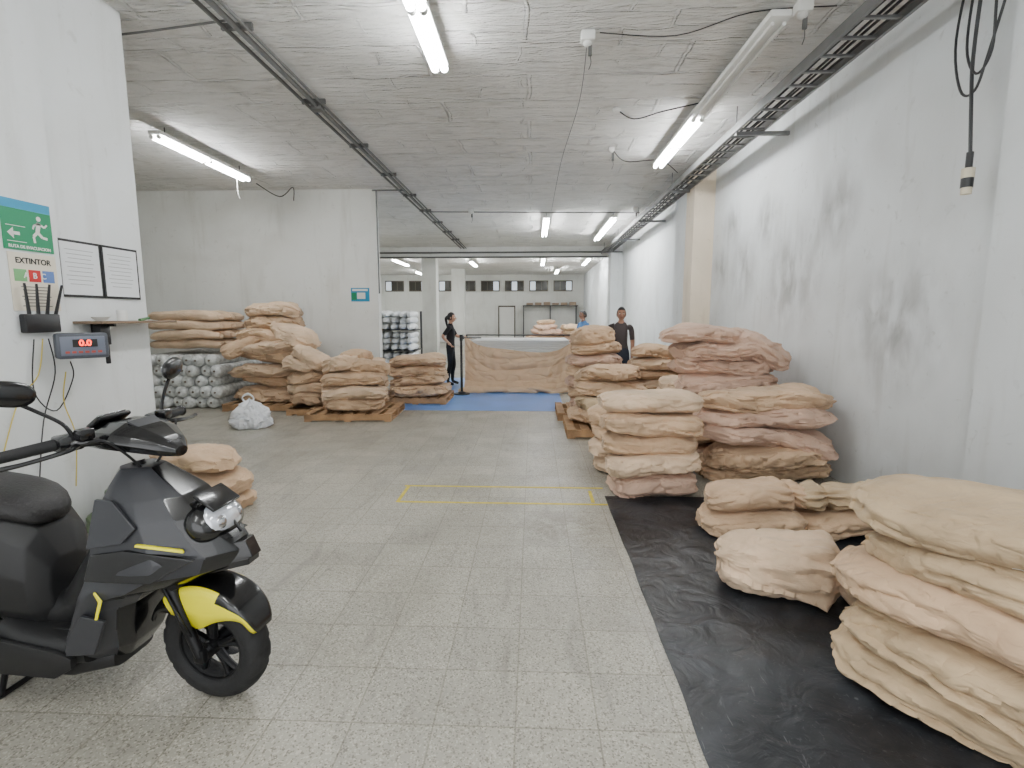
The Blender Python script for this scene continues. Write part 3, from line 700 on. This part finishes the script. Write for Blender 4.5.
    for i in range(rg):
        for j in range(sg_): fs.append([i*sg_+j,i*sg_+(j+1)%sg_,(i+1)*sg_+(j+1)%sg_,(i+1)*sg_+j])
    fs.append(list(range(sg_))[::-1]); fs.append([rg*sg_+j for j in range(sg_)])
    mb.add(vs,fs,0)
    mb.tube([(hx+.09*S,0,hz+.015*S),(hx+.108*S,0,hz-.015*S),(hx+.113*S,0,hz-.028*S),(hx+.095*S,0,hz-.036*S)],[.008*S,.011*S,.014*S,.01*S],0,8)
    for sd in (1,-1):
        mb.ell((hx+.082*S,sd*.031*S,hz+.004*S),(.011*S,.014*S,.008*S),1,12,8); mb.ell((hx+.0905*S,sd*.031*S,hz+.004*S),(.004*S,.006*S,.006*S),2,10,6)
        mb.box((.008*S,.03*S,.006*S),(hx+.09*S,sd*.031*S,hz+.024*S),mi=2,bev=.002)
        mb.ell((hx-.005*S,sd*.077*S,hz-.005*S),(.018*S,.009*S,.03*S),0,12,8)
    mb.ell((hx+.088*S,0,hz-.062*S),(.01*S,.024*S,.008*S),3,12,8)
    mb.obj('head',[skin,M_eye,M_hair,P('lips',C(130,70,62),.5)],root,sharp=0)
    mb=MB(); vs=[];fs=[]
    for i in range(rg+1):
        ph=-pi/2*.25+(pi/2*1.25)*i/rg; cp=max(.02,math.cos(ph)); sp=math.sin(ph)
        for j in range(sg_):
            th=2*pi*j/sg_; c=math.cos(th); k=1.10+.02*noise.noise(Vector((c*4,math.sin(th)*4,sp*6)))
            zz=.118*sp
            fr=max(0,c)
            z=zz if c<.25 else max(zz,.118*(.42+.15*fr))
            cp2=math.sqrt(max(.0004,1-(z/.118)**2)) if z<.117 else .02
            vs.append((hx+(.098*cp2*c*k-.004)*S,.076*cp2*math.sin(th)*k*S,hz+z*k*S))
    for i in range(rg):
        for j in range(sg_): fs.append([i*sg_+j,i*sg_+(j+1)%sg_,(i+1)*sg_+(j+1)%sg_,(i+1)*sg_+j])
    fs.append([rg*sg_+j for j in range(sg_)])
    mb.add(vs,fs,0)
    if longhair: mb.tube([(hx-.09*S,0,hz+.03*S),(hx-.13*S,0,hz-.02*S),(hx-.12*S,0,hz-.12*S),(hx-.1*S,0,hz-.24*S)],[.03*S,.035*S,.03*S,.01*S],0,10)
    mb.obj('hair',[M_hair],root,sharp=0)
person('woman',(-1.86,11.7,.003),R(0),1.62,((.12,.24,1.18),(.33,.2,1.14)),((-.15,-.26,1.18),(-.02,-.2,1.04)),M_bcloth,M_bcloth,M_skin,True,True,step=.03)
person('man',(1.55,9.3,0),R(-95),1.70,((-.02,.215,1.12),(.06,.2,.87)),((-.02,-.215,1.12),(.06,-.2,.87)),M_gcloth,M_jean,M_skin2)
person('man',(1.25,13.0,0),R(-150),1.68,((.08,.24,1.14),(.3,.2,1.1)),((.02,-.24,1.13),(.2,-.2,1.0)),M_bluec,M_jean,M_skin2)
# ---------------------------------------------------------------- motor scooter
def scooter():
    YAW=R(-4); ORG=(-1.945,2.0,0)
    root=empty('motor_scooter',ORG,(0,0,YAW))
    GREY=P('matte_grey_bodywork',C(46,47,51),.42,coat=.12); BLK=P('gloss_black_bodywork',C(14,14,16),.22,coat=.4); YEL=P('yellow_bodywork',C(236,226,20),.35,coat=.4)
    RUB=P('tyre_rubber',C(24,24,25),.75,bump=.2,bscale=90); CHR=P('chrome',C(200,200,205),.15,1); ALU=P('black_alloy',C(26,26,28),.35,.5)
    LENS=P('headlamp_lens',C(222,226,234),.08,.5,coat=1); SEAT=P('seat_vinyl',C(26,24,24),.55,bump=.3,bscale=120); GLS=P('mirror_glass',C(170,175,180),.05,1)
    MBK=P('matte_black_plastic',C(22,22,23),.5)
    Pv=Vector((.64,0,.235)); ax=Vector((-.36,0,.93)).normalized()
    Ms=Matrix.Translation(Pv)@Matrix.Rotation(R(-6),4,ax)@Matrix.Translation(-Pv)
    def wheel(cx,name,M=None):
        mb=MB(); nu=120;nv=22; vs=[];fs=[]; Rm=.182; rx=.058; ry=.053
        for i in range(nu):
            a=2*pi*i/nu
            for j in range(nv):
                b=2*pi*j/nv; c=math.cos(b)
                rr=Rm+ry*sg(c,.85); w=rx*sg(math.sin(b),.9)
                if c>.35:
                    g=(i+ (4 if math.sin(b)>0 else 0)+int(abs(math.sin(b))*5))%8
                    if g in (0,1): rr-=.006
                vs.append((cx+rr*math.cos(a),w,.235+rr*math.sin(a)))
        for i in range(nu):
            for j in range(nv): fs.append([i*nv+j,i*nv+(j+1)%nv,((i+1)%nu)*nv+(j+1)%nv,((i+1)%nu)*nv+j])
        mb.add(vs,fs,0,M)
        for w in (-.036,.036):
            mb.tube([(cx+.145*math.cos(2*pi*k/48),w,.235+.145*math.sin(2*pi*k/48)) for k in range(49)],.009,1,8,M,False,False)
        rings=[]
        for rr,w in ((.148,-.038),(.136,-.02),(.136,.02),(.148,.038)):
            rings.append([(cx+rr*math.cos(2*pi*k/48),w,.235+rr*math.sin(2*pi*k/48)) for k in range(48)])
        mb.loft(rings,1,False,M)
        for k in range(5):
            a=2*pi*k/5+.3; T=Matrix.Translation((cx,0,.235))@Matrix.Rotation(-a,4,'Y')
            if M is not None: T=M@T
            for da in (-.18,.18):
                mb.tube([(.03,-.015,.0),(.09,-.015,.09*math.sin(da)*.6),(.142,-.015,.142*math.sin(da))],[.018,.013,.013],1,8,T)
        mb.cyl((cx,-.055,.235),(cx,.055,.235),.034,1,24,M); mb.cyl((cx,-.075,.235),(cx,.075,.235),.013,2,16,M)
        mb.cyl((cx,.046,.235),(cx,.050,.235),.095,2,40,M)
        mb.box((.05,.035,.07),(cx-.075,.055,.28),(0,.5,0),mi=1,bev=.008,M=M)
        mb.obj(name,[RUB,ALU,CHR],root)
    wheel(.64,'front_wheel',Ms); wheel(-.62,'rear_wheel')
    mb=MB()
    for s in (-1,1):
        mb.tube([(.64,s*.088,.235),(.575,s*.088,.40),(.52,s*.078,.55)],[.02,.022,.022],0,14,Ms,False); mb.box((.05,.03,.06),(.64,s*.088,.235),mi=0,bev=.008,M=Ms)
    mb.box((.08,.2,.03),(.535,0,.52),(0,-.35,0),0,.006,Ms); mb.cyl((.535,0,.52),(.36,0,1.0),.024,0,16,Ms)
    mb.tube([(.62,-.09,.3),(.6,-.12,.4),(.5,-.1,.55)],.006,0,6,Ms)
    mb.obj('front_fork',[ALU],root)
    mb=MB(); rings=[]; na=36; nw=18
    for i in range(na+1):
        u=i/na; a=R(24)+R(126)*u
        wd=.088 if u>.25 else .045+.043*(u/.25)**.6
        rin=.262+.03*math.sin(pi*u); sk=.025+.15*max(0,math.sin(pi*min(1,(u-.12)/.80)))**1.3 if u>.12 else .025
        rg=[]
        for j in range(nw+1):
            t=-1+2*j/nw; w=wd*sg(math.sin(t*pi/2),.6); r_=rin-sk*abs(t)**5
            rg.append((.64+r_*math.cos(a),w,.235+r_*math.sin(a)))
        rings.append(rg)
    def mf(i,j):
        t=abs(-1+2*(j+.5)/nw); u=i/na
        if .36<u<.80 and t>.40: return 1
        if u<=.36 and t>.80: return 1
        return 0
    mb.loft(rings,0,False,Ms,mf,closed=False)
    o=mb.obj('front_fender',[BLK,YEL],root,sharp=30); sd=o.modifiers.new('t','SOLIDIFY'); sd.thickness=.005
    def ring(z,xb,xf,hw,k1=.92,k2=.5,nose=.16,tl=0):
        d=xf-xb; half=[(xb,.45*hw),(xb+.04,hw*.96),(xb+.16*d+.03,hw),(xb+.56*d,hw*k1),(xb+.84*d,hw*k2),(xf,hw*nose)]
        return [(x,y,z+tl*(x-xb)) for x,y in half]+[(x,-y,z+tl*(x-xb)) for x,y in half[::-1]]
    spec=[(.19,.03,.29,.13,.85,.6,.4,0),(.26,.08,.34,.185,.9,.6,.4,0),(.36,.13,.37,.205,.95,.7,.5,0),(.46,.18,.395,.215,.95,.75,.5,0),
          (.53,.215,.44,.228,.97,.75,.5,-.1),(.565,.235,.62,.228,.98,.62,.35,-.06),(.60,.245,.775,.215,.98,.60,.22,.0),(.655,.255,.80,.212,.94,.58,.22,.02),
          (.72,.265,.735,.20,.95,.66,.36,.03),(.80,.28,.67,.19,.95,.70,.44,.04),(.875,.29,.60,.165,.92,.68,.44,.05),(.94,.30,.51,.125,.92,.68,.44,.03),(.99,.31,.45,.08,.92,.7,.5,0)]
    mb=MB()
    def am(i,j):
        j=j if j<6 else 10-j if j<11 else 11
        if j in (11,0): return 1
        if i<3: return 1 if j>=4 else 0
        if i in(4,5): return 1 if j>=3 else 0
        if 6<=i<=9: return 1 if j>=4 else 0
        return 0 if j<5 else 1
    mb.loft([ring(*s_) for s_ in spec],0,True,None,am,smooth=True)
    mb.obj('front_apron',[GREY,BLK],root,sharp=60,bev=.007)
    mb=MB()
    for s in (-1,1):
        y=s*.222
        mb.prism([(.30,y*.955,.40),(.312,y*.955,.40),(.372,y*1.03,.53),(.345,y*1.03,.565),(.338,y*1.03,.558),(.355,y*1.03,.525)],(0,s*.006,0),0)
        mb.prism([(.50,s*.197,.735),(.66,s*.155,.70),(.65,s*.150,.710),(.50,s*.192,.744)],(0,s*.012,0),0)
        mb.prism([(.30,s*.212,.60),(.56,s*.205,.60),(.70,s*.150,.675),(.46,s*.197,.72),(.33,s*.205,.70)],(0,s*.018,0),1)
        mb.prism([(.31,s*.205,.72),(.45,s*.198,.745),(.50,s*.185,.80),(.40,s*.172,.90),(.33,s*.168,.90)],(0,s*.012,0),2)
        mb.prism([(.17,s*.20,.28),(.30,s*.205,.30),(.36,s*.21,.44),(.27,s*.215,.46),(.19,s*.205,.36)],(0,s*.014,0),2)
    mb.obj('apron_trim',[YEL,BLK,GREY],root,bev=.003)
    mb=MB()
    mb.ell((.672,0,.772),(.065,.135,.088),1,28,16,rot=(0,R(-36),0),e=.85)
    mb.ell((.692,0,.782),(.056,.108,.068),0,16,10,rot=(0,R(-36),0),e=.8,smooth=False)
    for s in (-1,1):
        mb.ell((.718,s*.05,.778),(.036,.036,.038),2,16,10,rot=(0,R(-36),0))
    mb.box((.012,.008,.12),(.748,0,.772),(0,R(-36),0),1,.003)
    mb.box((.10,.16,.014),(.69,0,.862),(0,R(35),0),1,.004)
    mb.obj('headlight',[LENS,BLK,CHR],root)
    mb=MB()
    mb.prism([(.66,.10,.575),(.83,.035,.60),(.83,-.035,.60),(.66,-.10,.575)],(0,0,.03),0)
    mb.prism([(.74,.07,.61),(.845,.03,.63),(.845,-.03,.63),(.74,-.07,.61)],(-.03,0,.07),0)
    mb.obj('nose_beak',[BLK],root,bev=.004)
    mb=MB(); rings=[]
    for (x,zc,hw,hh) in ((.21,1.10,.05,.03),(.235,1.105,.11,.045),(.31,1.115,.14,.055),(.39,1.115,.145,.058),(.46,1.10,.12,.052),(.53,1.075,.075,.04),(.575,1.055,.03,.02)):
        rings.append([(x,hw*cy,zc+hh*cz) for cy,cz in ((1,0),(.85,.55),(.4,1),(-.4,1),(-.85,.55),(-1,0),(-.75,-.7),(-.3,-1),(.3,-1),(.75,-.7))])
    mb.loft(rings,0,True,Ms)
    mb.box((.1,.14,.02),(.24,0,1.16),(0,R(-35),0),1,.008,Ms); mb.box((.08,.12,.004),(.232,0,1.172),(0,R(-35),0),2,0,Ms)
    mb.prism([(.40,-.06,1.172),(.55,-.03,1.09),(.55,.03,1.09),(.40,.06,1.172)],(0,0,.008),3,Ms)
    mb.obj('handlebar_cowl',[BLK,ALU,GLS,GREY],root,bev=.006,sharp=60)
    mb=MB()
    for s in (-1,1):
        mb.tube([(.36,s*.05,1.105),(.33,s*.16,1.12),(.26,s*.22,1.125)],.016,0,12,Ms)
        mb.tube([(.26,s*.22,1.125),(.18,s*.41,1.11)],[.022,.02],1,14,Ms,False)
        mb.ell((.178,s*.415,1.109),(.026,.016,.026),0,14,8,Ms)
        mb.box((.07,.08,.06),(.275,s*.19,1.125),(0,0,s*.25),0,.012,Ms)
        mb.tube([(.315,s*.19,1.115),(.335,s*.25,1.11),(.29,s*.35,1.095),(.25,s*.42,1.09)],[.012,.009,.008,.010],0,8,Ms)
        mb.box((.05,.05,.04),(.33,s*.17,1.155),(0,0,s*.2),0,.008,Ms)
        mb.tube([(.30,s*.185,1.14),(.29,s*.21,1.20),(.26,s*.27,1.26),(.245,s*.31,1.295)],[.008,.007,.007,.008],0,8,Ms)
        mb.ell((.242,s*.33,1.33),(.022,.075,.045),0,24,12,Ms,rot=(s*.25,0,s*.3),e=.85); mb.ell((.225,s*.33,1.33),(.008,.066,.038),3,24,12,Ms,rot=(s*.25,0,s*.3),e=.85)
        mb.tube([(.31,s*.17,1.11),(.40,s*.16,1.13),(.42,s*.08,1.04),(.40,0,.94)],.005,1,6,Ms)
    mb.obj('handlebar',[BLK,RUB,ALU,GLS],root)
    def rx(x,zc,hw,hh,n=28,e=.5): return [(x,hw*sg(math.cos(2*pi*k/n),e),zc+hh*sg(math.sin(2*pi*k/n),e)) for k in range(n)]
    mb=MB()
    mb.loft([rx(.20,.26,.17,.06),rx(.1,.26,.19,.065),rx(-.06,.27,.19,.075),rx(-.16,.30,.18,.09)],0)
    for k in range(5): mb.box((.3,.008,.006),(.04,-.12+k*.06,.328),mi=1)
    mb.loft([rx(.26,.19,.10,.04),rx(.1,.17,.14,.05),rx(-.2,.17,.14,.06),rx(-.42,.21,.13,.08),rx(-.6,.24,.05,.05)],0)
    for s in (-1,1):
        mb.loft([rx(.18,.24,.012,.02,12),rx(.1,.23,.014,.06,12),rx(-.2,.25,.014,.08,12),rx(-.4,.30,.012,.05,12)],0,True,Matrix.Translation((0,s*.195,0)))
    mb.tube([(.24,0,.62),(.16,0,.5),(.05,0,.38),(-.08,0,.36)],[.10,.10,.09,.10],0,14)
    mb.obj('floorboard',[MBK,RUB,GREY],root)
    mb=MB()
    def rk(x,zc,hw,hh): return [(x,hw*cy,zc+hh*cz) for cy,cz in ((1,.15),(.88,.75),(.45,1),(-.45,1),(-.88,.75),(-1,.15),(-.9,-.5),(-.5,-1),(.5,-1),(.9,-.5))]
    bs=[(.0,.46,.09,.13),(-.05,.50,.15,.22),(-.15,.55,.19,.25),(-.35,.60,.205,.21),(-.52,.64,.19,.16),(-.70,.69,.15,.11),(-.84,.73,.09,.065),(-.90,.75,.05,.035)]
    mb.loft([rk(*b_) for b_ in bs],1,True,None,lambda i,j:0 if (i>2 and j in (0,9,4,5)) else 1)
    mb.obj('rear_bodywork',[GREY,MBK],root,sharp=60,bev=.01)
    mb=MB()
    mb.loft([rx(-.03,.75,.07,.03,e=.8),rx(-.10,.80,.13,.055,e=.8),rx(-.22,.835,.16,.06,e=.8),rx(-.4,.845,.165,.06,e=.8),rx(-.5,.87,.15,.065,e=.8),rx(-.7,.88,.12,.06,e=.8),rx(-.82,.87,.07,.03,e=.8)],0)
    mb.obj('seat',[SEAT],root,sub=1)
    mb=MB()
    for s in (-1,1):
        mb.tube([(-.6,s*.14,.80),(-.78,s*.15,.84),(-.92,s*.1,.88),(-.95,0,.885)],.013,0,10)
        mb.tube([(-.26,s*.215,.52),(-.36,s*.215,.62),(-.5,s*.205,.69)],.005,1,6)
    mb.ell((-.90,0,.74),(.04,.09,.035),2); mb.obj('grab_rail_and_tail_light',[ALU,YEL,P('tail_red',C(150,16,16),.3)],root)
    mb=MB()
    rr=[]
    for i in range(13):
        a=R(20)+R(120)*i/12; rr.append([(-.62+.27*math.cos(a),-.07+.14*j/6,.235+.27*math.sin(a)-.02*abs(j-3)/3) for j in range(7)])
    mb.loft(rr,0,False,closed=False)
    mb.tube([(-.82,0,.42),(-.95,0,.36),(-1.0,0,.30)],[.05,.06,.06],0,8); 
    mb.box((.42,.1,.15),(-.45,.13,.27),(0,.05,0),1,.035); mb.box((.2,.2,.16),(-.3,0,.25),(0,0,0),1,.03)
    mb.tube([(-.25,-.06,.2),(-.35,-.12,.18),(-.48,-.14,.22),(-.85,-.15,.30)],[.018,.02,.05,.055],1,16); mb.box((.3,.02,.09),(-.65,-.2,.27),(0,-.2,0),0,.01)
    mb.tube([(-.56,.16,.30),(-.62,.15,.62)],.03,1,14); 
    mb.tube([(-.22,.1,.2),(-.25,.13,.01)],.012,1,8); mb.tube([(-.22,-.1,.2),(-.25,-.13,.01)],.012,1,8); mb.cyl((-.25,-.14,.012),(-.25,.14,.012),.012,1,8)
    mb.obj('engine_and_rear_fender',[BLK,ALU],root)
scooter()
# ---------------------------------------------------------------- world + camera
w=bpy.data.worlds.new('World'); bpy.context.scene.world=w; w.use_nodes=True
bg=w.node_tree.nodes['Background']; bg.inputs[0].default_value=(.96,.98,1,1); bg.inputs[1].default_value=3.2
cd=bpy.data.cameras.new('Camera'); cam=bpy.data.objects.new('Camera',cd); bpy.context.scene.collection.objects.link(cam)
cam.location=(0,0,1.58); cam.rotation_euler=(R(90-7.5),0,R(2.3)); cd.sensor_width=36; cd.lens=18.28; cd.clip_start=.05
bpy.context.scene.camera=cam
